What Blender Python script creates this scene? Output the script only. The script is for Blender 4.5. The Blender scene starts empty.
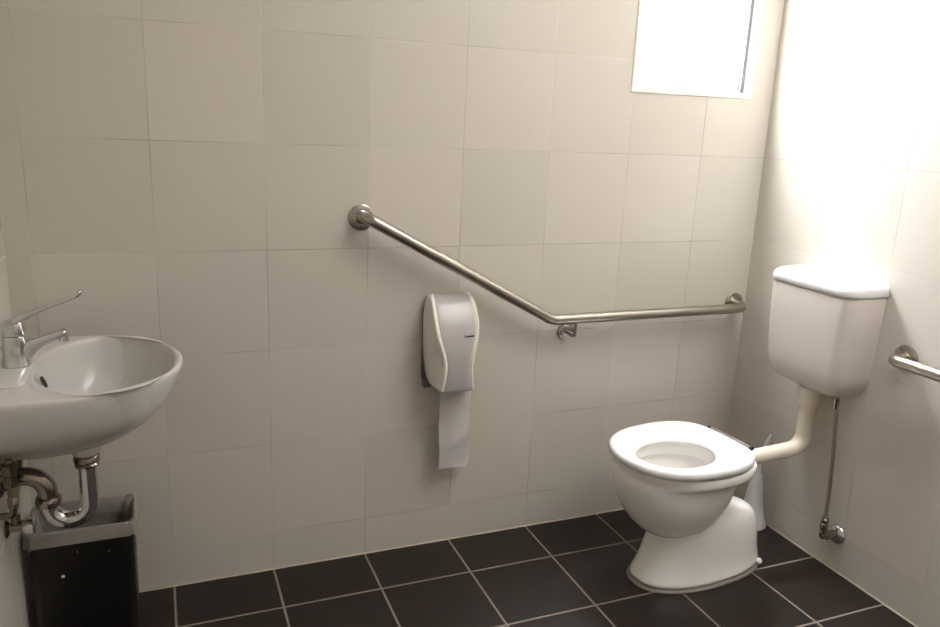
import bpy, bmesh, math, random
from mathutils import Vector, Matrix
random.seed(7)
PI = math.pi
C = bpy.context.scene.collection
DAY, SKY, FILL = 32., 420., 9.7
XR, XL, YF, ZC = 2.083, -0.360, -3.3, 2.7     # right, left, front wall planes and the ceiling
CAM = dict(loc=(0.0078, -2.2704, 1.4315), rot=(1.32518, -0.042394, -0.381317), f=771.17)

# ------------------------------------------------------------------ helpers
def lin(r, g, b):
    f = lambda c: c / 12.92 if c <= .04045 else ((c + .055) / 1.055) ** 2.4
    return (f(r / 255), f(g / 255), f(b / 255), 1)

def mat(name, col, rough=.4, metal=0., spec=.5, coat=0., bump=None, noise=None):
    m = bpy.data.materials.new(name); m.use_nodes = True
    nt = m.node_tree; b = nt.nodes['Principled BSDF']
    b.inputs['Base Color'].default_value = col
    b.inputs['Roughness'].default_value = rough
    b.inputs['Metallic'].default_value = metal
    b.inputs['Specular IOR Level'].default_value = spec
    b.inputs['Coat Weight'].default_value = coat
    b.inputs['Coat Roughness'].default_value = .08
    tc = nt.nodes.new('ShaderNodeTexCoord')
    if noise:                                   # (scale, amount) slight variation of the base colour
        n = nt.nodes.new('ShaderNodeTexNoise'); n.inputs['Scale'].default_value = noise[0]; n.inputs['Detail'].default_value = 4
        mx = nt.nodes.new('ShaderNodeMix'); mx.data_type = 'RGBA'
        mx.inputs['A'].default_value = tuple(c * (1 - noise[1]) for c in col[:3]) + (1,)
        mx.inputs['B'].default_value = tuple(min(1, c * (1 + noise[1])) for c in col[:3]) + (1,)
        nt.links.new(tc.outputs['Object'], n.inputs['Vector'])
        nt.links.new(n.outputs['Fac'], mx.inputs['Factor'])
        nt.links.new(mx.outputs['Result'], b.inputs['Base Color'])
    if bump:                                    # (scale, distance)
        n2 = nt.nodes.new('ShaderNodeTexNoise'); n2.inputs['Scale'].default_value = bump[0]; n2.inputs['Detail'].default_value = 3
        bp = nt.nodes.new('ShaderNodeBump'); bp.inputs['Distance'].default_value = bump[1]; bp.inputs['Strength'].default_value = .6
        nt.links.new(tc.outputs['Object'], n2.inputs['Vector'])
        nt.links.new(n2.outputs['Fac'], bp.inputs['Height'])
        nt.links.new(bp.outputs['Normal'], b.inputs['Normal'])
    return m

def tile_mat(name, axes, off, pitch, lw, col, col2, grout, rough, tint, grout_mix, noise_amt=.04, spec=.5, bumpd=.0006):
    """square tiles: axes = which world axes run along the surface"""
    m = bpy.data.materials.new(name); m.use_nodes = True
    nt = m.node_tree; N = nt.nodes; L = nt.links; b = N['Principled BSDF']
    tc = N.new('ShaderNodeTexCoord'); sp = N.new('ShaderNodeSeparateXYZ'); L.new(tc.outputs['Object'], sp.inputs[0])
    def math_(op, a, b_=None, c_=None):
        n = N.new('ShaderNodeMath'); n.operation = op
        for i, v in enumerate((a, b_, c_)):
            if v is None: continue
            if isinstance(v, (int, float)): n.inputs[i].default_value = v
            else: L.new(v, n.inputs[i])
        return n.outputs[0]
    masks, ids = [], []
    for k in range(2):
        u = math_('DIVIDE', math_('SUBTRACT', sp.outputs['XYZ'.index(axes[k])], off[k]), pitch[k])
        fr = math_('FRACT', u); ids.append(math_('FLOOR', u))
        d = math_('MULTIPLY', math_('SUBTRACT', .5, math_('ABSOLUTE', math_('SUBTRACT', fr, .5))), pitch[k])  # distance to a joint
        mr = N.new('ShaderNodeMapRange'); mr.interpolation_type = 'SMOOTHSTEP'
        mr.inputs['From Min'].default_value = lw * .35; mr.inputs['From Max'].default_value = lw * .75
        mr.inputs['To Min'].default_value = 1; mr.inputs['To Max'].default_value = 0
        L.new(d, mr.inputs['Value']); masks.append(mr.outputs[0])
    mask = math_('MAXIMUM', masks[0], masks[1])
    cv = N.new('ShaderNodeCombineXYZ'); L.new(ids[0], cv.inputs[0]); L.new(ids[1], cv.inputs[1])
    wn = N.new('ShaderNodeTexWhiteNoise'); wn.noise_dimensions = '3D'; L.new(cv.outputs[0], wn.inputs['Vector'])
    no = N.new('ShaderNodeTexNoise'); no.inputs['Scale'].default_value = 5; no.inputs['Detail'].default_value = 5
    L.new(tc.outputs['Object'], no.inputs['Vector'])
    f = math_('ADD', math_('MULTIPLY', wn.outputs['Value'], tint), math_('MULTIPLY', no.outputs['Fac'], 1 - tint))
    mx = N.new('ShaderNodeMix'); mx.data_type = 'RGBA'; mx.inputs['A'].default_value = col; mx.inputs['B'].default_value = col2
    L.new(f, mx.inputs['Factor'])
    # the joints show in some places and fade in others
    no2 = N.new('ShaderNodeTexNoise'); no2.inputs['Scale'].default_value = 2.6; no2.inputs['Detail'].default_value = 2
    L.new(tc.outputs['Object'], no2.inputs['Vector'])
    mr2 = N.new('ShaderNodeMapRange'); mr2.inputs['From Min'].default_value = .38; mr2.inputs['From Max'].default_value = .62
    mr2.inputs['To Min'].default_value = grout_mix[0]; mr2.inputs['To Max'].default_value = grout_mix[1]
    L.new(no2.outputs['Fac'], mr2.inputs['Value'])
    mx2 = N.new('ShaderNodeMix'); mx2.data_type = 'RGBA'; mx2.inputs['B'].default_value = grout
    L.new(mx.outputs['Result'], mx2.inputs['A']); L.new(math_('MULTIPLY', mask, mr2.outputs[0]), mx2.inputs['Factor'])
    L.new(mx2.outputs['Result'], b.inputs['Base Color'])
    rr = N.new('ShaderNodeMapRange'); rr.inputs['To Min'].default_value = rough; rr.inputs['To Max'].default_value = .8
    L.new(mask, rr.inputs['Value']); L.new(rr.outputs[0], b.inputs['Roughness'])
    b.inputs['Specular IOR Level'].default_value = spec
    no3 = N.new('ShaderNodeTexNoise'); no3.inputs['Scale'].default_value = 9; no3.inputs['Detail'].default_value = 2
    L.new(tc.outputs['Object'], no3.inputs['Vector'])
    # every tile sits at a slightly different height, with soft waves in the glaze
    h = math_('ADD', math_('MULTIPLY', mask, -1.0), math_('MULTIPLY', no3.outputs['Fac'], noise_amt * 8))
    bp = N.new('ShaderNodeBump'); bp.inputs['Distance'].default_value = bumpd; bp.inputs['Strength'].default_value = .6
    L.new(h, bp.inputs['Height']); L.new(bp.outputs['Normal'], b.inputs['Normal'])
    return m

def obj(name, bm, m, parent=None, smooth=True, sub=0, angle=None):
    bmesh.ops.recalc_face_normals(bm, faces=bm.faces)
    me = bpy.data.meshes.new(name); bm.to_mesh(me); bm.free()
    o = bpy.data.objects.new(name, me); C.objects.link(o)
    if m: me.materials.append(m)
    for p in me.polygons: p.use_smooth = smooth
    if smooth:
        try: me.set_sharp_from_angle(angle=math.radians(angle or 42))
        except Exception: pass
    if sub:
        s = o.modifiers.new('Subdivision', 'SUBSURF'); s.levels = s.render_levels = sub
    if parent is not None: o.parent = parent
    return o

def thing(name, label, cat, loc=(0, 0, 0), rotz=0, group=None):
    o = bpy.data.objects.new(name, None); C.objects.link(o)
    o.empty_display_size = .05; o.location = loc; o.rotation_euler = (0, 0, rotz)
    o['label'] = label; o['category'] = cat
    if group: o['group'] = group
    return o

def tag(o, label, cat, group=None):
    o['label'] = label; o['category'] = cat
    if group: o['group'] = group
    return o

def struct(name, bm, m, smooth=False, label=None, cat=None):
    o = obj(name, bm, m, None, smooth); o['kind'] = 'structure'
    if label: o['label'] = label
    if cat: o['category'] = cat
    return o

def add_box(bm, x0, x1, y0, y1, z0, z1, bevel=0, seg=2):
    t = bmesh.new()
    vs = [t.verts.new((x, y, z)) for x in (x0, x1) for y in (y0, y1) for z in (z0, z1)]
    for f in ((0, 1, 3, 2), (4, 6, 7, 5), (0, 4, 5, 1), (2, 3, 7, 6), (0, 2, 6, 4), (1, 5, 7, 3)):
        t.faces.new([vs[i] for i in f])
    if bevel: bmesh.ops.bevel(t, geom=t.edges[:], offset=bevel, segments=seg, affect='EDGES', profile=.5)
    merge(bm, t); return bm

def merge(bm, t):
    mp = {v: bm.verts.new(v.co) for v in t.verts}
    for f in t.faces: bm.faces.new([mp[v] for v in f.verts])
    t.free()

def box(*a, **k):
    return add_box(bmesh.new(), *a, **k)

def loft(bm, rings, cap0=True, cap1=True):
    """rings of equal length closed loops"""
    R = [[bm.verts.new(p) for p in r] for r in rings]
    n = len(R[0])
    for A, B in zip(R, R[1:]):
        for i in range(n):
            j = (i + 1) % n
            bm.faces.new((A[i], A[j], B[j], B[i]))
    if cap0: bm.faces.new(R[0][::-1])
    if cap1: bm.faces.new(R[-1])
    return R

def tube(bm, pts, r, seg=16, caps=True):
    pts = [Vector(p) for p in pts]; n = len(pts)
    rad = r if isinstance(r, (list, tuple)) else [r] * n
    T = []
    for i in range(n):
        T.append((pts[min(i + 1, n - 1)] - pts[max(i - 1, 0)]).normalized())
    u = T[0].orthogonal().normalized(); rings = []
    for i in range(n):
        u = (u - T[i] * u.dot(T[i])).normalized(); v = T[i].cross(u)
        rings.append([pts[i] + (u * math.cos(a) + v * math.sin(a)) * rad[i] for a in (2 * PI * k / seg for k in range(seg))])
    loft(bm, rings, caps, caps); return bm

def fillet(pts, r, n=8):
    """polyline with rounded corners"""
    pts = [Vector(p) for p in pts]; out = [pts[0]]
    for i in range(1, len(pts) - 1):
        p = pts[i]; a = (pts[i - 1] - p); b = (pts[i + 1] - p)
        ri = r[i - 1] if isinstance(r, (list, tuple)) else r
        ang = a.angle(b); d = min(ri / math.tan(ang / 2), a.length * .49, b.length * .49); rr = d * math.tan(ang / 2)
        A, B = a.normalized(), b.normalized()
        c = p + (A + B).normalized() * (rr / math.sin(ang / 2))
        s = p + A * d - c; e = p + B * d - c; w = s.angle(e)
        for k in range(n + 1):
            t = k / n
            out.append(c + (s * math.sin((1 - t) * w) + e * math.sin(t * w)) / math.sin(w))
    out.append(pts[-1]); return out

def lathe(bm, prof, origin, axis, seg=28):
    """prof: (radius, distance along axis) from end to end"""
    ax = Vector(axis).normalized(); u = ax.orthogonal().normalized(); v = ax.cross(u); o = Vector(origin)
    rings = [[o + ax * h + (u * math.cos(a) + v * math.sin(a)) * max(r, 1e-4) for a in (2 * PI * k / seg for k in range(seg))] for r, h in prof]
    loft(bm, rings); return bm

def rrect(cx, cy, hx, hy, r, n=6, z=0.):
    pts = []
    for sx, sy, a0 in ((1, 1, 0), (-1, 1, PI / 2), (-1, -1, PI), (1, -1, 1.5 * PI)):
        for k in range(n + 1):
            a = a0 + PI / 2 * k / n
            pts.append((cx + sx * (hx - r) + r * math.cos(a), cy + sy * (hy - r) + r * math.sin(a), z))
    return pts

# ------------------------------------------------------------------ materials
WALL = lin(194, 190, 180); WALL2 = lin(204, 197, 188); GROUT_W = lin(140, 131, 116)
def wall_tiles(name, axes, off):
    return tile_mat(name, axes, off, (.3, .3032), .0027, WALL, WALL2, GROUT_W, .27, .8, (.0, .6), noise_amt=.05)
M_back = wall_tiles('cream tiles back', 'XZ', (0., .1307))
M_side = wall_tiles('cream tiles side', 'YZ', (0., .1307))
M_floor = tile_mat('dark floor tiles', 'XY', (.0, -.2128), (.3, .288), .0062, lin(29, 23, 20), lin(35, 28, 24), lin(128, 117, 107), .42, .45, (.95, 1.), noise_amt=.06, spec=.35, bumpd=.001)
M_plaster = mat('white plaster', lin(225, 222, 214), .9, bump=(60, .0006))
M_seal = mat('pale sealant', lin(164, 154, 138), .5, noise=(20, .06))
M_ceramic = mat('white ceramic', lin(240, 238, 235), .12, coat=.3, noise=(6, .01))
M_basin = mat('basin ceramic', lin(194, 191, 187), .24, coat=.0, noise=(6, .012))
M_seat = mat('white seat plastic', lin(228, 228, 229), .22, noise=(9, .01))
M_cistern = mat('cistern plastic', lin(208, 201, 194), .3, noise=(7, .015))
M_pipe = mat('cream pvc', lin(222, 214, 199), .35, noise=(12, .03))
M_steel = mat('brushed steel', lin(176, 169, 160), .3, 1., noise=(40, .05), bump=(180, .00008))
M_chrome = mat('chrome', lin(205, 205, 205), .1, 1., noise=(15, .04))
M_dull = mat('worn chrome', lin(150, 140, 130), .2, 1., noise=(30, .25))
M_braid = mat('braided steel hose', lin(150, 140, 122), .45, .8, noise=(260, .45), bump=(320, .0008))
M_black = mat('black plastic', lin(13, 11, 10), .4, noise=(40, .2))
M_rubber = mat('black rubber', lin(22, 20, 20), .6, noise=(40, .1))
M_rust = mat('rusty bolt', lin(96, 58, 40), .7, noise=(60, .3))
M_cover = mat('ivory plastic', lin(226, 224, 214), .3, noise=(8, .01))
M_panel = mat('grey lilac plastic', lin(173, 169, 168), .28, noise=(8, .02))
M_plate = mat('dark grey plastic', lin(92, 92, 90), .5, noise=(20, .06))
M_ink = mat('dark print', lin(70, 74, 82), .5, noise=(50, .05))
M_frame = mat('white aluminium', lin(232, 230, 226), .35, noise=(12, .01))
M_jamb = mat('jamb shade grey', lin(128, 129, 134), .6, 0., noise=(12, .03))  # grey carries the shade on the window's right jamb face
M_dark = mat('dark recess', lin(14, 12, 11), .7, noise=(20, .1))
M_brush = mat('pale blue white plastic', lin(222, 226, 230), .3, noise=(9, .01))
M_fill_body = mat('lamp housing', lin(230, 230, 228), .4, noise=(9, .01))

def thin_mat(name, col, trans, alpha, rough, bump=None):
    m = bpy.data.materials.new(name); m.use_nodes = True
    nt = m.node_tree; N = nt.nodes; L = nt.links; b = N['Principled BSDF']; out = N['Material Output']
    b.inputs['Base Color'].default_value = col; b.inputs['Roughness'].default_value = rough
    t = N.new('ShaderNodeBsdfTranslucent'); t.inputs['Color'].default_value = col
    tp = N.new('ShaderNodeBsdfTransparent')
    m1 = N.new('ShaderNodeMixShader'); m1.inputs[0].default_value = trans
    m2 = N.new('ShaderNodeMixShader')
    tc = N.new('ShaderNodeTexCoord'); n = N.new('ShaderNodeTexNoise'); n.inputs['Scale'].default_value = bump[0] if bump else 20
    L.new(tc.outputs['Object'], n.inputs['Vector'])
    mr = N.new('ShaderNodeMapRange'); mr.inputs['To Min'].default_value = max(0, 1 - alpha - .04); mr.inputs['To Max'].default_value = 1 - alpha + .04
    L.new(n.outputs['Fac'], mr.inputs['Value']); L.new(mr.outputs[0], m2.inputs[0])
    if bump:
        bp = N.new('ShaderNodeBump'); bp.inputs['Distance'].default_value = bump[1]
        L.new(n.outputs['Fac'], bp.inputs['Height']); L.new(bp.outputs['Normal'], b.inputs['Normal'])
    L.new(b.outputs[0], m1.inputs[1]); L.new(t.outputs[0], m1.inputs[2])
    L.new(m1.outputs[0], m2.inputs[1]); L.new(tp.outputs[0], m2.inputs[2]); L.new(m2.outputs[0], out.inputs['Surface'])
    return m
M_liner = thin_mat('clear grey bin bag', lin(180, 176, 168), .25, .6, .28, (45, .006))
M_paper = thin_mat('toilet paper', lin(226, 222, 222), .35, .88, .9, (90, .0012))

# frosted pane, glowing white with the daylight behind it
M_glass = mat('frosted glass', lin(235, 238, 240), .5, noise=(30, .01))
gb = M_glass.node_tree.nodes['Principled BSDF']
gb.inputs['Emission Color'].default_value = (.97, .985, 1., 1); gb.inputs['Emission Strength'].default_value = DAY
gt = M_glass.node_tree; tp = gt.nodes.new('ShaderNodeBsdfTransparent'); mx = gt.nodes.new('ShaderNodeMixShader'); mx.inputs[0].default_value = .5
gt.links.new(gb.outputs[0], mx.inputs[1]); gt.links.new(tp.outputs[0], mx.inputs[2]); gt.links.new(mx.outputs[0], gt.nodes['Material Output'].inputs['Surface'])

# ------------------------------------------------------------------ the room
WX0, WX1, WZ0, WZ1 = 1.487, 1.985, 1.545, 2.145        # window opening in the back wall
TH = .06
bm = bmesh.new()
for x0, x1, z0, z1 in ((XL - TH, WX0, 0, ZC), (WX1, XR + TH, 0, ZC), (WX0, WX1, 0, WZ0), (WX0, WX1, WZ1, ZC)):
    add_box(bm, x0, x1, 0, TH, z0, z1)
bmesh.ops.remove_doubles(bm, verts=bm.verts, dist=1e-5)
struct('wall_back', bm, M_back)
struct('wall_right', box(XR, XR + TH, YF, 0, 0, ZC), M_side)
struct('wall_left', box(XL - TH, XL, YF, 0, 0, ZC), M_side)
struct('wall_front', box(XL - TH, XR + TH, YF - TH, YF, 0, ZC), M_back)
struct('floor', box(XL - TH, XR + TH, YF - TH, TH, -.1, 0), M_floor)
struct('ceiling', box(XL - TH, XR + TH, YF - TH, TH, ZC, ZC + .1), M_plaster)

def bead(x0, y0, x1, y1):
    bm = bmesh.new(); s = .0045
    d = Vector((x1 - x0, y1 - y0, 0)).normalized(); n = Vector((-d.y, d.x, 0)) * s
    rings = []
    for k in range(25):
        t = k / 24; p = Vector((x0 + (x1 - x0) * t, y0 + (y1 - y0) * t, 0)); w = 1 + .15 * math.sin(k * 2.3)
        rings.append([p, p - n * w, p - n * w * .35 + Vector((0, 0, s * .35)), p + Vector((0, 0, s * w))])
    loft(bm, rings); return bm
struct('trim_1', bead(XL, 0, XR, 0), M_seal, True)
struct('trim_2', bead(XR, 0, XR, YF), M_seal, True)
struct('trim_3', bead(XL, YF, XL, 0), M_seal, True)

# window: outer frame, sash, pane
def frame_bm(x0, x1, z0, z1, wl, wr, wb, wt, y0, y1, bev=.002):
    bm = bmesh.new()
    add_box(bm, x0, x0 + wl, y0, y1, z0, z1, bev)
    add_box(bm, x1 - wr, x1, y0, y1, z0, z1, bev)
    add_box(bm, x0 + wl, x1 - wr, y0, y1, z0, z0 + wb, bev)
    add_box(bm, x0 + wl, x1 - wr, y0, y1, z1 - wt, z1, bev)
    return bm
win = struct('window_1', frame_bm(WX0, WX1, WZ0, WZ1, .022, .035, .02, .022, -.004, .058), M_frame,
             label='white framed window high on the tiled back wall', cat='window')
sx0, sx1, sz0, sz1 = WX0 + .022, WX1 - .035, WZ0 + .02, WZ1 - .022
obj('sash', frame_bm(sx0, sx1, sz0, sz1, .02, .006, .032, .03, .010, .05), M_frame, win, False)
obj('jamb_shade_strip', box(sx1 - .015, sx1 - .0005, -.003, .0192, sz0 + .001, sz1 - .001), M_jamb, win, False)  # strip standing for the shaded inner face of the right jamb
obj('pane', box(sx0 + .018, sx1 - .002, .020, .026, sz0 + .03, sz1 - .028), M_glass, win, False)

# ------------------------------------------------------------------ washbasin on the left wall
BX, BY = XL, -.37
def sup(cx, cy, rx, ry, e, z, n=72, xmin=None):
    out = []
    for k in range(n):
        a = 2 * PI * k / n; c, s = math.cos(a), math.sin(a)
        x = cx + rx * math.copysign(abs(c) ** (2 / e), c); y = cy + ry * math.copysign(abs(s) ** (2 / e), s)
        if xmin is not None: x = max(x, xmin)
        out.append((x, y, z))
    return out
basin = thing('washbasin', 'white oval ceramic washbasin fixed to the left wall', 'washbasin', (XL, BY, .85))
def loc_(rings, o): return [[(p[0] - o[0], p[1] - o[1], p[2] - o[2]) for p in r] for r in rings]
OB = (XL, BY, .85)
outer = [sup(-.27, BY, rx, ry, 2.15, z, xmin=XL + .001) for z, rx, ry in ((.634, .01, .006), (.635, .05, .02), (.64, .10, .035), (.652, .15, .055), (.672, .187, .088), (.70, .226, .146), (.725, .251, .195), (.745, .268, .220),
                                                                           (.775, .290, .237), (.81, .308, .246), (.832, .317, .2495), (.843, .32, .2495), (.849, .317, .247))]
inner = []
for z, s in ((.8505, 1.035), (.849, 1.005), (.843, .985), (.82, .955), (.79, .915), (.76, .85), (.73, .75), (.71, .6), (.70, .42), (.696, .22), (.695, .12)):
    inner.append(sup(-.118 - .05 * (1 - s), BY, .148 * s, .222 * s, 2.1, z))
bm = bmesh.new(); loft(bm, loc_(outer + [sup(-.268, BY, .312, .243, 2.15, .851, xmin=XL + .001)] + inner, OB))
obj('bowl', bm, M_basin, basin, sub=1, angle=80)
bm = bmesh.new()                                               # raised ledge the tap stands on
rg = [rrect(-.312, BY, .044, .15, .03, 5, .846), rrect(-.312, BY, .044, .15, .03, 5, .8535), rrect(-.312, BY, .039, .145, .027, 5, .8555)]
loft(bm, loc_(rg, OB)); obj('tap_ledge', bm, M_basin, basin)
bm = bmesh.new(); lathe(bm, [(.004, 0), (.012, 0), (.0145, .001), (.015, .003), (.012, .0036), (.001, .0036)], (.106, .03, -.045), (.93, -.1, .36), 20)
for v in bm.verts: v.co.y *= .62
o = obj('overflow_hole', bm, M_dark, basin); 
bm = bmesh.new(); lathe(bm, [(.001, -.004), (.03, -.004), (.032, 0), (.028, .003), (.018, .001), (.001, .001)], (.212, 0, -.152), (0, 0, 1)); obj('drain_ring', bm, M_chrome, basin)
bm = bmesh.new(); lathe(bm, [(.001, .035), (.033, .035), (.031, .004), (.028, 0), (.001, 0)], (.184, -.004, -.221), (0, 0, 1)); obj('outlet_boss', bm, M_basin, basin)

# tap
tp_ = thing('mixer_tap', 'chrome lever mixer tap standing on the washbasin', 'tap', (-.300, BY, .8555))
bm = bmesh.new()
rings = []
for z, hx, hy, dx in ((0, .027, .025, 0), (.004, .027, .025, 0), (.008, .025, .023, 0), (.035, .0235, .022, 0), (.06, .0235, .022, 0), (.068, .0232, .0218, 0), (.07, .022, .021, 0)):
    rings.append(rrect(dx, 0, hx, hy, min(hx, hy) * .75, 6, z))
loft(bm, rings); obj('body', bm, M_chrome, tp_)
bm = bmesh.new()
loft(bm, [rrect(0, 0, .023, .0215, .017, 6, .0715), rrect(0, 0, .0238, .0222, .017, 6, .075), rrect(-.001, 0, .0235, .022, .017, 6, .092), rrect(-.002, 0, .021, .02, .016, 6, .1), rrect(-.003, 0, .014, .014, .012, 6, .103)])
cap = obj('cartridge_cap', bm, M_chrome, tp_)
bm = bmesh.new()                                                # spout
path = [(.0, .014, 0, .026, .019), (.02, .022, 0, .024, .018), (.035, .036, 0, .017, .0165), (.055, .046, 0, .0135, .015), (.08, .054, 0, .0115, .0135), (.1, .0605, 0, .0105, .0125), (.106, .0622, 0, .009, .011)]
rings = []
for i, (x, z, _, rz, ry) in enumerate(path):
    nx = path[min(i + 1, len(path) - 1)]; pv = path[max(i - 1, 0)]
    d = Vector((nx[0] - pv[0], 0, nx[1] - pv[1])).normalized(); up = Vector((-d.z, 0, d.x))
    rings.append([Vector((x, 0, z + .01)) + up * rz * math.sin(a) + Vector((0, 1, 0)) * ry * math.cos(a) for a in (2 * PI * k / 20 for k in range(20))])
loft(bm, rings); sp = obj('spout', bm, M_chrome, tp_, sub=1)
bm = bmesh.new(); lathe(bm, [(.001, 0), (.009, 0), (.0105, .001), (.0105, .012), (.009, .016)], (.098, 0, .051), (.1, 0, 1)); obj('aerator', bm, M_chrome, sp)
bm = bmesh.new()                                                # long lever with a turned-up tip
pts = [(-.002, 0, .094), (.012, 0, .1035), (.035, 0, .1155), (.07, 0, .1305), (.1, 0, .1425), (.122, 0, .1505), (.134, 0, .156), (.1385, 0, .163), (.139, 0, .168)]
rd = [(.015, .009), (.014, .0088), (.0095, .0066), (.0075, .005), (.0075, .0048), (.0095, .0052), (.011, .0062), (.010, .006), (.006, .004)]
rings = []
for i, p in enumerate(pts):
    d = (Vector(pts[min(i + 1, 8)]) - Vector(pts[max(i - 1, 0)])).normalized(); up = Vector((-d.z, 0, d.x))
    rings.append([Vector(p) + up * rd[i][1] * math.sin(a) + Vector((0, 1, 0)) * rd[i][0] * math.cos(a) for a in (2 * PI * k / 16 for k in range(16))])
loft(bm, rings); obj('lever', bm, M_chrome, tp_, sub=1)

# waste trap below the basin
trap = thing('waste_trap', 'worn chrome waste trap pipe bending under the washbasin', 'pipe', (-.176, -.375, .63))
def L3(p, o): return (p[0] - o[0], p[1] - o[1], p[2] - o[2])
OT = (-.176, -.375, .63)
def arc(cx, cz, r, a0, a1, n, y): return [(cx + r * math.cos(a0 + (a1 - a0) * k / n), y, cz + r * math.sin(a0 + (a1 - a0) * k / n)) for k in range(n + 1)]
yT = -.375
u = [(-.176, yT, .628)] + arc(-.2195, .507, .0435, 0, -PI, 18, yT) + [(-.263, yT, .528)]
bm = bmesh.new(); tube(bm, [L3(p, OT) for p in u], .0205, 20); obj('u_bend', bm, M_chrome, trap)
u2 = [(-.263, yT, .52)] + arc(-.311, .54, .048, 0, PI / 2, 12, yT) + [(-.359, yT, .588)]
bm = bmesh.new(); tube(bm, [L3(p, OT) for p in u2], .0215, 20); obj('wall_bend', bm, M_dull, trap)
bm = bmesh.new(); lathe(bm, [(.02, 0), (.027, .001), (.028, .006), (.025, .01), (.029, .013), (.029, .024), (.026, .028), (.022, .03)], L3((-.176, yT, .598), OT), (0, 0, 1), 12); obj('slip_nut', bm, M_dull, trap)
bm = bmesh.new(); lathe(bm, [(.02, 0), (.027, .001), (.0285, .005), (.0285, .018), (.026, .022), (.021, .023)], L3((-.263, yT, .508), OT), (0, 0, 1), 12); obj('slip_nut', bm, M_dull, trap)
bm = bmesh.new(); lathe(bm, [(.022, .03), (.027, .028), (.03, .012), (.042, .006), (.044, .001), (.044, 0)], L3((-.3595, yT, .588), OT), (1, 0, 0), 24); obj('wall_flange', bm, M_dull, trap)

# stop valve with its flexible hose
sv = thing('stop_valve', 'small chrome stop valve on the left wall below the washbasin', 'valve', (XL, -.355, .452))
bm = bmesh.new(); lathe(bm, [(.024, 0), (.024, .002), (.016, .007), (.012, .008), (.012, .03), (.014, .031), (.014, .036)], (.0005, 0, 0), (1, 0, 0), 20); obj('valve_body', bm, M_dull, sv)
bm = bmesh.new(); lathe(bm, [(.012, .035), (.019, .036), (.02, .038), (.02, .058), (.017, .061), (.012, .062)], (0, 0, 0), (1, 0, 0), 10); obj('valve_knob', bm, M_chrome, sv)
bm = bmesh.new(); lathe(bm, [(.009, .008), (.012, .012), (.012, .03), (.009, .033)], (.022, 0, 0), (0, 0, 1), 6); obj('hose_nut', bm, M_dull, sv)
bm = bmesh.new(); tube(bm, fillet([(.022, 0, .03), (.024, .02, .07), (.03, .062, .11), (.036, .066, .205)], .04, 6), .0075, 12); obj('flexible_hose', bm, M_braid, sv)
sv2 = thing('isolating_valve', 'dark brass isolating valve on the hose tail close under the basin', 'valve', (-.325, -.440, .565))
bm = bmesh.new(); tube(bm, [(0, 0, .095), (0, 0, .03), (0, 0, -.02)], .0085, 12); obj('hose_tail', bm, M_braid, sv2)
bm = bmesh.new(); lathe(bm, [(.009, .03), (.015, .032), (.016, .055), (.013, .058), (.017, .06), (.017, .085), (.012, .088)], (0, 0, 0), (0, 0, 1), 6); obj('hex_nut', bm, M_dull, sv2)
bm = bmesh.new(); lathe(bm, [(.008, -.02), (.012, -.018), (.012, .0), (.008, .004)], (0, 0, 0), (0, 0, 1), 6); obj('end_nut', bm, M_dull, sv2)
bm = bmesh.new(); tube(bm, fillet([(0, 0, -.018), (0, 0, -.04), (-.037, 0, -.04)], .02, 6), .008, 12); obj('elbow', bm, M_dull, sv2)

# ------------------------------------------------------------------ bin with a bag
BC = (-.2165, -.160)
bin_ = thing('waste_bin', 'black rectangular waste bin standing under the washbasin', 'bin', (BC[0], BC[1], 0))
bm = bmesh.new()
prof = [(0, .94, 0), (.003, .955, 0), (.1, .965, 0), (.34, .99, 0), (.352, 1.02, 0), (.36, 1.02, 0), (.36, .985, 0), (.34, .965, 0), (.1, .94, 0), (.012, .92, 0)]
loft(bm, [rrect(0, 0, .126 * s, .083 * s, .022, 6, z) for z, s, _ in prof]); obj('body', bm, M_black, bin_)
for x, z, r in ((-.05, .235, .004), (-.012, .30, .0018), (.062, .29, .0015)):
    bm = bmesh.new(); lathe(bm, [(r * 1.4, 0), (r, .0012), (.0004, .0016)], (x, -.0805, z), (0, -1, 0), 10)
    obj('dried_drip', bm, M_cover, bin_)
lin_ = bmesh.new(); rings = []; n = 84
def bagring(hx, hy, z, wob, zw, seed, r=.022):
    pts = rrect(0, 0, hx, hy, r, 20, z); out = []
    for k, p in enumerate(pts):
        a = 2 * PI * k / len(pts)
        w = wob * (math.sin(7 * a + seed) + .6 * math.sin(13 * a + 2.1 * seed) + .5 * math.sin(23 * a + 3.3 * seed))
        d = Vector((p[0], p[1], 0)).normalized()
        out.append((p[0] + d.x * w, p[1] + d.y * w, z + zw * (math.sin(5 * a + seed * 1.7) + .5 * math.sin(11 * a + seed))))
    return out
for hx, hy, z, wob, zw, sd in ((.1345, .0925, .328, .0012, .004, 1), (.134, .092, .338, .0012, .002, 1.3), (.1325, .0895, .354, .0010, .001, 1.6), (.1305, .0875, .363, .0008, .001, 1.9),
                           (.125, .083, .3665, .0008, .0012, 2.1), (.116, .074, .355, .005, .003, 2.4), (.111, .068, .32, .009, .005, 2.6), (.100, .058, .26, .013, .007, 2.9), (.088, .05, .18, .009, .008, 3.9), (.07, .04, .1, .008, .006, 4.4), (.03, .02, .06, .004, .003, 4.9)):
    rings.append(bagring(hx, hy, z, wob, zw, sd))
R = loft(lin_, rings, False, True)
lo = obj('bin_liner', lin_, M_liner, None); lo.location = (BC[0], BC[1], 0)
tag(lo, 'crumpled grey translucent bag lining the black waste bin', 'bin bag')

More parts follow.
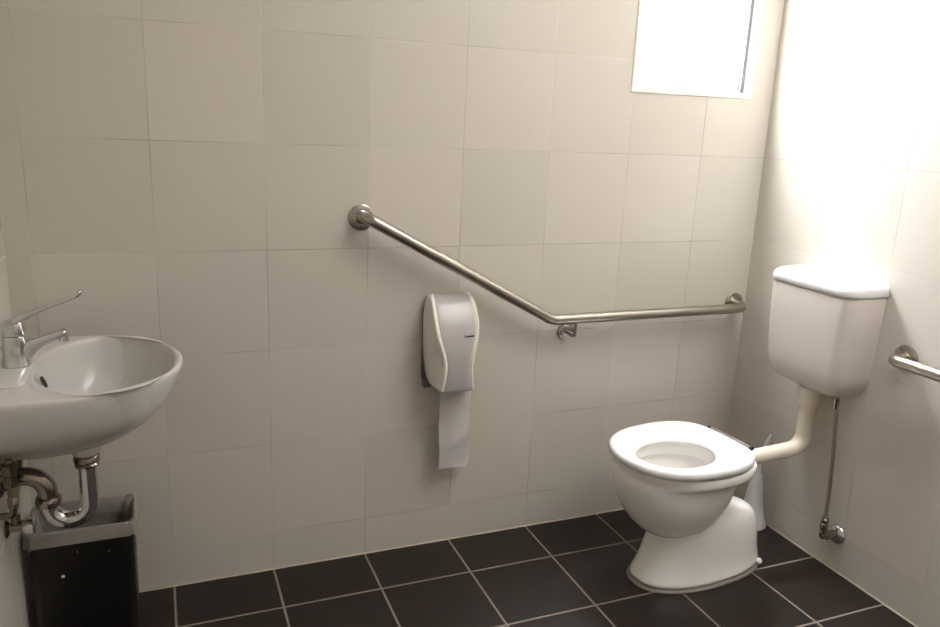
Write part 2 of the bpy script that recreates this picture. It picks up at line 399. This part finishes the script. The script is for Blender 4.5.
# ------------------------------------------------------------------ grab rails
def flange(bm_list, org, axis, r=.039):
    bm = bmesh.new(); lathe(bm, [(r, 0), (r, .0055), (r - .0018, .0068), (.0225, .007), (.021, .0085), (.0155, .0095)], org, axis, 36); return bm
def screws(org, axis, r, ph, parent):
    ax = Vector(axis); u = Vector((0, 0, 1)); v = ax.cross(u)
    for k in range(3):
        bm = bmesh.new(); a = ph + 2 * PI * k / 3; p = Vector(org) + (u * math.cos(a) + v * math.sin(a)) * r + ax * .006
        lathe(bm, [(.0045, 0), (.0042, .0022), (.002, .003), (.0003, .003)], p, axis, 10)
        obj('screw', bm, M_dull, parent)
OG = (.578, 0, 1.135)
rail = thing('grab_rail', 'long bent steel grab rail sloping down along the back wall', 'grab rail', OG)
def G(p): return (p[0] - OG[0], p[1] - OG[1], p[2] - OG[2])
pts = fillet([(.578, -.006, 1.136), (.583, -.064, 1.140), (1.216, -.068, .796), (2.026, -.068, .797), (2.027, -.006, .801)], [.03, .07, .04], 10)
bm = bmesh.new(); tube(bm, [G(p) for p in pts], .0178, 20); obj('rail', bm, M_steel, rail)
for p, ph in (((.578, 0, 1.135), 1.0), ((2.027, 0, .801), .3)):
    f = obj('wall_flange', flange(None, G(p), (0, -1, 0)), M_steel, rail)
    screws(G(p), (0, -1, 0), .029, ph, f)
br = obj('support_bracket', tube(bmesh.new(), [G(q) for q in fillet([(1.307, -.004, .735), (1.307, -.068, .735), (1.307, -.068, .785)], .008, 5)], .0065, 14), M_steel, rail)
obj('bracket_plate', flange(None, G((1.307, 0, .735)), (0, -1, 0), .031), M_steel, br)

OG2 = (XR, -.706, .793)
rail2 = thing('grab_rail', 'straight steel grab rail on the right wall beside the cistern', 'grab rail', OG2)
def G2(p): return (p[0] - OG2[0], p[1] - OG2[1], p[2] - OG2[2])
pts = fillet([(XR - .006, -.706, .793), (XR - .07, -.708, .795), (XR - .07, -1.50, .797), (XR - .006, -1.50, .797)], [.04, .04], 10)
bm = bmesh.new(); tube(bm, [G2(p) for p in pts], .0178, 20); obj('rail', bm, M_steel, rail2)
for y in (-.706, -1.50):
    f = obj('wall_flange', flange(None, G2((XR, y, .793)), (-1, 0, 0)), M_steel, rail2)
    screws(G2((XR, y, .793)), (-1, 0, 0), .029, .6, f)

# ------------------------------------------------------------------ paper dispenser
OD = (.865, 0, .57)
disp = thing('paper_dispenser', 'white and grey toilet paper dispenser mounted on the back wall', 'dispenser', OD)
# z, back half width, front half width, front depth
DP = [(0.893, 0.07, 0.063, 0.014), (0.89, 0.074, 0.067, 0.03), (0.882, 0.079, 0.0695, 0.048), (0.86, 0.083, 0.0715, 0.069), (0.83, 0.086, 0.0725, 0.089), (0.8, 0.087, 0.0715, 0.104), (0.77, 0.087, 0.067, 0.114), (0.745, 0.086, 0.0595, 0.12), (0.72, 0.085, 0.0525, 0.124), (0.7, 0.084, 0.0478, 0.126), (0.68, 0.082, 0.0458, 0.1265), (0.655, 0.079, 0.0465, 0.126), (0.63, 0.075, 0.0495, 0.1245), (0.612, 0.07, 0.0525, 0.123), (0.6, 0.067, 0.0545, 0.1215), (0.593, 0.064, 0.055, 0.119)]
def dprof(i):
    z, wb, wf, d = DP[i]
    z -= OD[2]
    half = [(wb, -.004), (wb, -.012), (wb * .75 + wf * .25, -.012 - (d - .012) * .42), (wb * .3 + wf * .7, -.012 - (d - .012) * .8), (wf + .0035, -d + .002), (wf, -d - .0012), (wf - .0045, -d - .001), (wf - .006, -d + .0025), (wf * .5, -d + .0005), (0, -d)]
    rgt = [(x, y, z) for x, y in half]; lft = [(-x, y, z) for x, y in half[:-1]][::-1]
    return rgt + lft
bm = bmesh.new(); R = loft(bm, [dprof(i) for i in range(len(DP))])
cover = obj('cover', bm, M_cover, disp, sub=1, angle=70)
bm = bmesh.new(); rows = []                                     # front panel between the two white edges
for z, wb, wf, d in DP:
    z -= OD[2]; k = wf - .0062
    rows.append([bm.verts.new((k * t, -d - .0009 + .0022 * (abs(t) ** 4) - (0 if -.99 < t < .99 else -.0025), z)) for t in (-1, -.97, -.75, -.5, -.25, 0, .25, .5, .75, .97, 1)])
for A, B in zip(rows, rows[1:]):
    for i in range(10): bm.faces.new((A[i], A[i + 1], B[i + 1], B[i]))
g = bmesh.ops.extrude_face_region(bm, geom=bm.faces[:])
for v in g['geom']:
    if isinstance(v, bmesh.types.BMVert): v.co.y += .004
panel = obj('front_panel', bm, M_panel, disp, sub=1, angle=70); panel['label'] = 'smooth grey lilac front panel'
bm = bmesh.new()                                                # the tiny printed mark
xx = .032
def dash(x0, x1, z0, z1):
    add_box(bm, x0, x1, -.1152, -.1125, z0 - OD[2], z1 - OD[2])
dash(.020, .0217, .770, .779); dash(.020, .0265, .770, .7717)
for k, (w, h) in enumerate(((.003, .0055), (.003, .005), (.004, .005), (.0035, .005), (.003, .006))):
    x = .028 + k * .005; z0 = .7702
    dash(x, x + .0011, z0, z0 + h); dash(x + w - .0011, x + w, z0, z0 + h); dash(x, x + w, z0 + h - .0012, z0 + h)
obj('printed_mark', bm, M_ink, panel, False)
bm = bmesh.new(); loft(bm, [rrect(-.006, -.33, .0, .0, 0, 2, 0)] * 0 or [[(x - .004, y, z - OD[2] + .725) for x, z, y in [(p[0], p[1], yy) for p in rrect(0, 0, .080, .145, .04, 6)]] for yy in (-.0005, -.012)])
obj('back_plate', bm, M_plate, disp)
bm = bmesh.new(); add_box(bm, -.081, -.06, -.03, -.002, .012, .04, .004); obj('hinge_foot', bm, M_plate, disp)
bm = bmesh.new(); lathe(bm, [(.02, -.055), (.055, -.0545), (.055, .0545), (.02, .055)], (0, -.068, .14), (1, 0, 0), 28); obj('paper_roll', bm, M_paper, disp)

# sheet of paper hanging out of the dispenser
def sheet(x0, x1, z0, z1, y, seed, tilt=0.):
    bm = bmesh.new(); NX, NZ = 12, 34; V = []
    for j in range(NZ + 1):
        t = j / NZ; z = z1 + (z0 - z1) * t; row = []
        for i in range(NX + 1):
            s = i / NX
            x = x0 + (x1 - x0) * s + tilt * t + .0012 * math.sin(9 * t + seed)
            w = .0018 * math.sin(14 * t + 2 * s + seed) + .0022 * math.sin(5 * s + 3 * t + seed) + .001 * math.sin(31 * t + 5 * s)
            row.append(bm.verts.new((x, y + w + .006 * (t - .3) ** 2, z - .004 * s * t)))
        V.append(row)
    for A, B in zip(V, V[1:]):
        for i in range(NX): bm.faces.new((A[i], A[i + 1], B[i + 1], B[i]))
    g = bmesh.ops.extrude_face_region(bm, geom=bm.faces[:])
    for v in g['geom']:
        if isinstance(v, bmesh.types.BMVert): v.co.y += .0006
    return bm
pp = thing('toilet_paper', 'strip of white toilet paper hanging down below the dispenser', 'toilet paper', (.858, -.06, .31))
o = obj('front_ply', sheet(-.030, .068, -.006, .29, -.001, .4, .006), M_paper, pp)
o = obj('rear_ply', sheet(-.018, .082, .002, .29, .008, 1.4, .004), M_paper, pp)

# ------------------------------------------------------------------ toilet
TO, TR = (1.500, -.425), math.radians(5)
wc = thing('toilet', 'white ceramic toilet with open seat standing near the corner', 'toilet', (TO[0], TO[1], 0), PI + TR)
SZ = .461; HC, HL, HW = .002, .136, .104
SEATP = [(.216, 0), (.211, .045), (.197, .088), (.172, .126), (.140, .154), (.095, .177), (.048, .189), (0., .194), (-.055, .196), (-.105, .189), (-.145, .176), (-.178, .156), (-.2, .130), (-.213, .098), (-.217, .06), (-.219, 0)]
def outline(n=96):
    """closed outline, denser points by smooth interpolation, then resampled by angle"""
    P = SEATP + [(a, -w) for a, w in SEATP[1:-1]][::-1]; N_ = len(P); D = []
    for i in range(N_):
        p0, p1, p2, p3 = (Vector(P[(i + k) % N_]) for k in (-1, 0, 1, 2))
        for k in range(16):
            t = k / 16
            D.append(.5 * ((2 * p1) + (p2 - p0) * t + (2 * p0 - 5 * p1 + 4 * p2 - p3) * t * t + (3 * p1 - p0 - 3 * p2 + p3) * t ** 3))
    D.sort(key=lambda v: math.atan2(v.y, v.x - CEN[0]) % (2 * PI))
    A = [math.atan2(v.y, v.x - CEN[0]) % (2 * PI) for v in D]; out = []
    for k in range(n):
        th = 2 * PI * k / n
        j = next((i for i, x in enumerate(A) if x > th), 0); i0 = j - 1
        d = (A[j] - A[i0]) % (2 * PI); t = ((th - A[i0]) % (2 * PI)) / d if d else 0
        v = D[i0].lerp(D[j], t); out.append((v.x, v.y))
    return out
CEN = (0., 0.)
OUT = outline(); NO = len(OUT)
def ring_out(inset, z, s=1.0, shift=0.):
    r = []
    for a, n in OUT:
        d = math.hypot(a - CEN[0], n); k = s * (d - inset) / d
        r.append((CEN[0] + shift + (a - CEN[0]) * k, n * k, z))
    return r
def ring_hole(outset, z, s=1.0, dc=0.):
    r = []
    for k in range(NO):
        th = 2 * PI * k / NO
        r.append((HC + dc + (HL + outset) * s * math.cos(th), (HW + outset) * s * math.sin(th), z))
    return r
zt = SZ; zb = SZ - .030; SLR = .219
bm = bmesh.new()
rings = [ring_hole(.0135, zb), ring_hole(.012, zb - .010), ring_hole(.002, zb - .010), ring_hole(-.001, zb - .006), ring_hole(.0012, zb - .001), ring_hole(.006, zb + .0045), ring_hole(.015, zb + .011),
         ring_out(.040, zt - .006), ring_out(.026, zt - .001), ring_out(.014, zt), ring_out(.006, zt - .003), ring_out(.0015, zt - .009), ring_out(0, zt - .016), ring_out(.002, zb + .003), ring_out(.008, zb)]
R = loft(bm, rings, False, False)
for i in range(NO):
    j = (i + 1) % NO; bm.faces.new((R[-1][i], R[-1][j], R[0][j], R[0][i]))
seat = obj('seat', bm, M_seat, wc, angle=85)
bm = bmesh.new(); tube(bm, [(-SLR - .011, -.09, zt - .010), (-SLR - .011, .085, zt - .010)], .0055, 14); hb = obj('hinge_rod', bm, M_steel, wc)
for n0, n1 in ((-.1, -.089), (.084, .096)):
    bm = bmesh.new(); lathe(bm, [(.005, 0), (.0068, .0015), (.0068, abs(n1 - n0) - .0015), (.005, abs(n1 - n0))], (-SLR - .011, n0, zt - .010), (0, 1, 0), 14); obj('end_cap', bm, M_rubber, hb)
for n0 in (-.075, .075):
    bm = bmesh.new(); lathe(bm, [(.011, 0), (.011, .004), (.006, .006), (.006, .046)], (-SLR - .012, n0, zb - .018), (0, 0, 1), 16); obj('hinge_post', bm, M_chrome, hb)
bm = bmesh.new(); tube(bm, [(-SLR - .012, .1, zb - .012), (-SLR - .012, .1, zb - .085)], [.005, .0035], 10); obj('hinge_bolt', bm, M_rust, hb)
# bowl: outside profile, rim, inside
rz = zb - .004
rings = []
for z, s, sh in ((.163, .02, .0), (.164, .13, .0), (.169, .26, .0), (.181, .40, .002), (.201, .53, .004), (.228, .64, .006), (.26, .725, .009), (.295, .79, .012), (.33, .835, .013), (.36, .86, .013), (.378, .875, .011), (.386, .90, .004), (.391, .94, -.008), (.397, .97, -.018), (.404, .98, -.02), (rz - .007, .98, -.02), (rz - .002, .97, -.02), (rz - .001, .95, -.014)):
    rings.append(ring_out(0, z, s, sh))
for z, o_, s, dc in ((rz - .001, .024, 1, 0), (rz - .005, .014, 1, 0), (.385, .012, 1, 0), (.376, .016, 1, 0), (.373, .03, 1, 0), (.34, .024, 1, 0), (.28, .0, .9, -.01), (.245, 0, .7, -.02), (.225, 0, .5, -.03), (.22, 0, .3, -.035), (.22, 0, .06, -.035)):
    rings.append(ring_hole(o_, z, s, dc))
bm = bmesh.new(); loft(bm, rings); obj('bowl', bm, M_ceramic, wc, angle=50)
bm = bmesh.new(); lathe(bm, [(.001, .238), (.072, .238), (.0725, .239), (.001, .2392)], (HC - .03, 0, 0), (0, 0, 1), 40); 
mw = mat('bowl water', lin(150, 156, 152), .05, spec=.5, noise=(8, .02)); obj('water', bm, mw, wc)
# pedestal with the trap housing behind
def ped(a0, a1, w, z, e=2.5, n=64):
    out = []
    for k in range(n):
        th = 2 * PI * k / n; c, s = math.cos(th), math.sin(th); ee = 2.1 if c > 0 else e
        out.append(((a0 + a1) / 2 + (a1 - a0) / 2 * math.copysign(abs(c) ** (2 / ee), c), w * (1 - .09 * max(0, -c)) * math.copysign(abs(s) ** (2 / ((2.1 + e) / 2)), s), z))
    return out
PB = [(.003, -.392, .116, .125), (.016, -.392, .1145, .1235), (.03, -.390, .108, .119), (.05, -.386, .098, .113), (.08, -.382, .085, .108), (.115, -.378, .073, .104), (.15, -.372, .064, .1), (.18, -.360, .046, .094), (.203, -.338, .015, .084), (.217, -.308, -.015, .066), (.2235, -.27, -.05, .043), (.2255, -.22, -.1, .02)]
bm = bmesh.new(); loft(bm, [ped(a0, a1, w, z, 2.8) for z, a0, a1, w in PB]); obj('pedestal', bm, M_ceramic, wc, sub=1, angle=60)
bm = bmesh.new(); loft(bm, [ped(-.3975, .1215, .1305, .0006, 2.8), ped(-.3965, .1205, .1295, .004, 2.8), ped(-.392, .115, .124, .0075, 2.8)]); s_ = obj('sealant_bead', bm, mat('grey sealant', lin(128, 122, 115), .6, noise=(30, .08)), wc); s_['label'] = 'grey sealant line around the toilet base'
bm = bmesh.new(); lathe(bm, [(.011, 0), (.011, .006), (.008, .012), (.003, .015), (.0005, .0155)], (-.345, .084, .012), (-.5, .5, 1), 16); obj('bolt_cap', bm, M_seat, wc)
bm = bmesh.new(); lathe(bm, [(.034, 0), (.036, .004), (.036, .03), (.03, .04)], (-.205, .01, .386), (-1, 0, .08), 24); obj('inlet_collar', bm, M_ceramic, wc)

# ------------------------------------------------------------------ cistern, flush pipe, water supply
OC = (XR, -.440, .612)
cis = thing('cistern', 'white plastic toilet cistern with domed lid on the right wall', 'cistern', OC)
def cring(d, hw, z, r):
    """rounded at the room side, flat against the wall"""
    pts = []; n = 7; r = min(r, d * .9, hw * .9)
    pts.append((-.001, -hw, z)); pts.append((-(d - r) * .5, -hw, z))
    for k in range(n + 1):
        a = PI / 2 * k / n; pts.append((-(d - r) - r * math.sin(a), -(hw - r) - r * math.cos(a), z))
    for t in (-.5, 0, .5): pts.append((-d - .004 * (1 - t * t), (hw - r) * t, z))
    for k in range(n + 1):
        a = PI / 2 * (1 - k / n); pts.append((-(d - r) - r * math.sin(a), (hw - r) + r * math.cos(a), z))
    pts.append((-(d - r) * .5, hw, z)); pts.append((-.001, hw, z))
    return [(x, y, zz - OC[2]) for x, y, zz in pts]
bm = bmesh.new()
loft(bm, [cring(d, h, z, r) for z, d, h, r in ((.611, .05, .05, .03), (.613, .075, .088, .035), (.620, .10, .114, .04), (.632, .122, .133, .04), (.650, .137, .146, .04), (.675, .146, .154, .04), (.70, .1505, .158, .038), (.77, .153, .161, .036), (.87, .155, .1655, .034), (.945, .156, .1675, .034), (.953, .155, .1665, .033))])
obj('tank', bm, M_cistern, cis, angle=60)
bm = bmesh.new()
loft(bm, [cring(d, h, z, r) for z, d, h, r in ((.949, .148, .159, .03), (.9575, .149, .160, .03), (.9585, .158, .1700, .036), (.962, .160, .1715, .037), (.978, .160, .1715, .038), (.987, .157, .1685, .038), (.995, .149, .160, .038), (1.003, .131, .140, .036), (1.009, .1, .105, .035), (1.012, .06, .055, .03))])
obj('lid', bm, M_seat, cis, angle=60)
bm = bmesh.new(); lathe(bm, [(.016, 0), (.016, .003), (.012, .0045), (.001, .005)], (-.085, -.0, .398), (0, 0, 1), 24); obj('flush_button', bm, M_cover, cis)

fp = [(2.008, -.442, .617), (2.008, -.442, .399), (1.715, -.430, .377)]
OPp = fp[0]
pipe = thing('flush_pipe', 'cream plastic flush pipe bending from cistern to toilet', 'pipe', OPp)
bm = bmesh.new(); tube(bm, [L3(p, OPp) for p in fillet([fp[0], fp[1], fp[2]], .055, 10)], .0262, 24); obj('pipe', bm, M_pipe, pipe)
bm = bmesh.new(); lathe(bm, [(.026, -.062), (.033, -.06), (.0345, -.052), (.035, -.03), (.0365, -.008), (.0365, 0)], (0, 0, -.002), (0, 0, 1), 28); obj('collar', bm, M_pipe, pipe)
bm = bmesh.new(); lathe(bm, [(.003, 0), (.003, .001), (.0005, .0012)], L3((2.0, -.463, .51), OPp), (-.3, -.9, 0), 8); obj('pipe_stain', bm, M_rust, pipe)

OV = (XR, -.580, .131)
val = thing('water_valve', 'chrome water valve with braided hose rising to the cistern', 'valve', OV)
bm = bmesh.new(); lathe(bm, [(.034, 0), (.034, .003), (.032, .008), (.025, .015), (.017, .018), (.0145, .018)], (-.0005, 0, 0), (-1, 0, 0), 28); obj('wall_flange', bm, M_chrome, val)
bm = bmesh.new(); lathe(bm, [(.013, .012), (.013, .03), (.0165, .031), (.0165, .046), (.013, .047), (.013, .062), (.009, .066)], (0, 0, 0), (-1, .2, 0), 12); obj('valve_body', bm, M_dull, val)
bm = bmesh.new(); lathe(bm, [(.010, -.005), (.0125, .006), (.0105, .014), (.0125, .018), (.0138, .026), (.0125, .035), (.0095, .037), (.0125, .041), (.0125, .053), (.009, .056), (.007, .066)], (-.056, .012, .008), (0, 0, 1), 14); obj('compression_nuts', bm, M_dull, val)
bm = bmesh.new(); P0 = Vector((-.056, .012, .07)); P1 = Vector((-.075, .030, .480)); pts = []
for k in range(13):
    t = k / 12; pts.append(P0.lerp(P1, t) + Vector((0, -.006 * math.sin(PI * t), 0)))
tube(bm, pts, .0062, 14); obj('braided_hose', bm, M_braid, val)
bm = bmesh.new(); lathe(bm, [(.0065, -.036), (.0085, -.034), (.0085, -.02), (.0105, -.018), (.0105, 0)], (-.075, .030, .4825), (0, 0, 1), 10); obj('hose_nut', bm, M_dull, val)

# ------------------------------------------------------------------ toilet brush in the corner behind
BRX, BRY = 2.026, -.246
OH = (BRX, BRY, 0)
hold = thing('brush_holder', 'white flared toilet brush holder on the floor behind the toilet', 'brush holder', OH)
bm = bmesh.new()
pr = [(0, .053), (.004, .055), (.015, .052), (.035, .0455), (.07, .0385), (.11, .032), (.16, .0255), (.20, .0205), (.222, .0185), (.222, .0155), (.20, .017), (.16, .022), (.07, .035), (.008, .05)]
loft(bm, [[(r * math.cos(a), r * math.sin(a), z + (.012 * math.cos(a - 2.3) if z > .2 else 0)) for a in (2 * PI * k / 32 for k in range(32))] for z, r in pr])
obj('holder_body', bm, M_brush, hold)
bru = thing('toilet_brush', 'slim white toilet brush handle rising out of its holder', 'toilet brush', (BRX, BRY, .02))
bm = bmesh.new(); tube(bm, [(0, 0, .06), (.002, 0, .16), (.005, -.0, .24), (.012, -.008, .30), (.018, -.016, .335), (.019, -.018, .346)], [.006, .007, .0085, .0075, .006, .004], 14); obj('handle', bm, M_brush, bru)
bm = bmesh.new(); lathe(bm, [(.004, .0), (.02, .004), (.024, .02), (.024, .06), (.016, .075), (.004, .08)], (0, 0, 0), (0, 0, 1), 20); obj('bristle_head', bm, M_brush, bru)

# ------------------------------------------------------------------ added ceiling fill panel, unseen above the frame
fill = thing('ceiling_fill', 'added long white fill panel, unseen on the ceiling over the middle of the room', 'fill', (1.66, -1.45, ZC))
obj('fill_base', box(-.42, .42, -.82, .82, -.05, -.0005, .006), M_cover, fill)
em = mat('lamp diffuser', lin(240, 240, 238), .4, noise=(9, .01))
eb = em.node_tree.nodes['Principled BSDF']
eb.inputs['Emission Color'].default_value = (1, .96, .92, 1); eb.inputs['Emission Strength'].default_value = FILL
obj('diffuser', box(-.4, .4, -.8, .8, -.056, -.0505, .002, 2), em, fill)

# ------------------------------------------------------------------ daylight through the window
w = bpy.data.worlds.new('sky'); bpy.context.scene.world = w; w.use_nodes = True
wt = w.node_tree; bg = wt.nodes['Background']; bg.inputs['Strength'].default_value = SKY
tc = wt.nodes.new('ShaderNodeTexCoord'); sz = wt.nodes.new('ShaderNodeSeparateXYZ'); wt.links.new(tc.outputs['Generated'], sz.inputs[0])
mr = wt.nodes.new('ShaderNodeMapRange'); mr.inputs['From Min'].default_value = -1; mr.inputs['From Max'].default_value = 1
wt.links.new(sz.outputs[2], mr.inputs['Value'])
cr = wt.nodes.new('ShaderNodeValToRGB'); wt.links.new(mr.outputs[0], cr.inputs[0])
el = cr.color_ramp.elements                       # ground, haze at the horizon, bright overcast sky overhead
el[0].position = .0; el[0].color = (.02, .019, .018, 1); el[1].position = 1.; el[1].color = (.97, .98, 1., 1)
for p, c in ((.49, (.03, .03, .03, 1)), (.52, (.07, .07, .07, 1)), (.7, (.15, .15, .155, 1)), (.85, (.45, .46, .47, 1)), (.95, (.97, .98, 1., 1))):
    e = el.new(p); e.color = c
wt.links.new(cr.outputs[0], bg.inputs['Color'])
pl = bpy.data.lights.new('window_portal', 'AREA'); pl.shape = 'RECTANGLE'; pl.size = WX1 - WX0; pl.size_y = WZ1 - WZ0
po = bpy.data.objects.new('window_portal', pl); C.objects.link(po)
po.location = ((WX0 + WX1) / 2, .03, (WZ0 + WZ1) / 2); po.rotation_euler = (-PI / 2, 0, 0)
pl.cycles.is_portal = True

# ------------------------------------------------------------------ camera
cd = bpy.data.cameras.new('camera'); cam = bpy.data.objects.new('camera', cd); C.objects.link(cam)
cd.sensor_width = 36.; cd.sensor_fit = 'HORIZONTAL'; cd.lens = 36. * CAM['f'] / 940.; cd.clip_start = .02
cam.location = CAM['loc']; cam.rotation_euler = CAM['rot']
sc = bpy.context.scene; sc.camera = cam
sc.view_settings.view_transform = 'Standard'; sc.view_settings.look = 'None'
sc.view_settings.exposure = .07; sc.view_settings.gamma = 1.
sc.cycles.max_bounces = 16; sc.cycles.diffuse_bounces = 10; sc.cycles.glossy_bounces = 6; sc.cycles.transparent_max_bounces = 16
sc.cycles.caustics_reflective = True; sc.cycles.sample_clamp_indirect = 6.
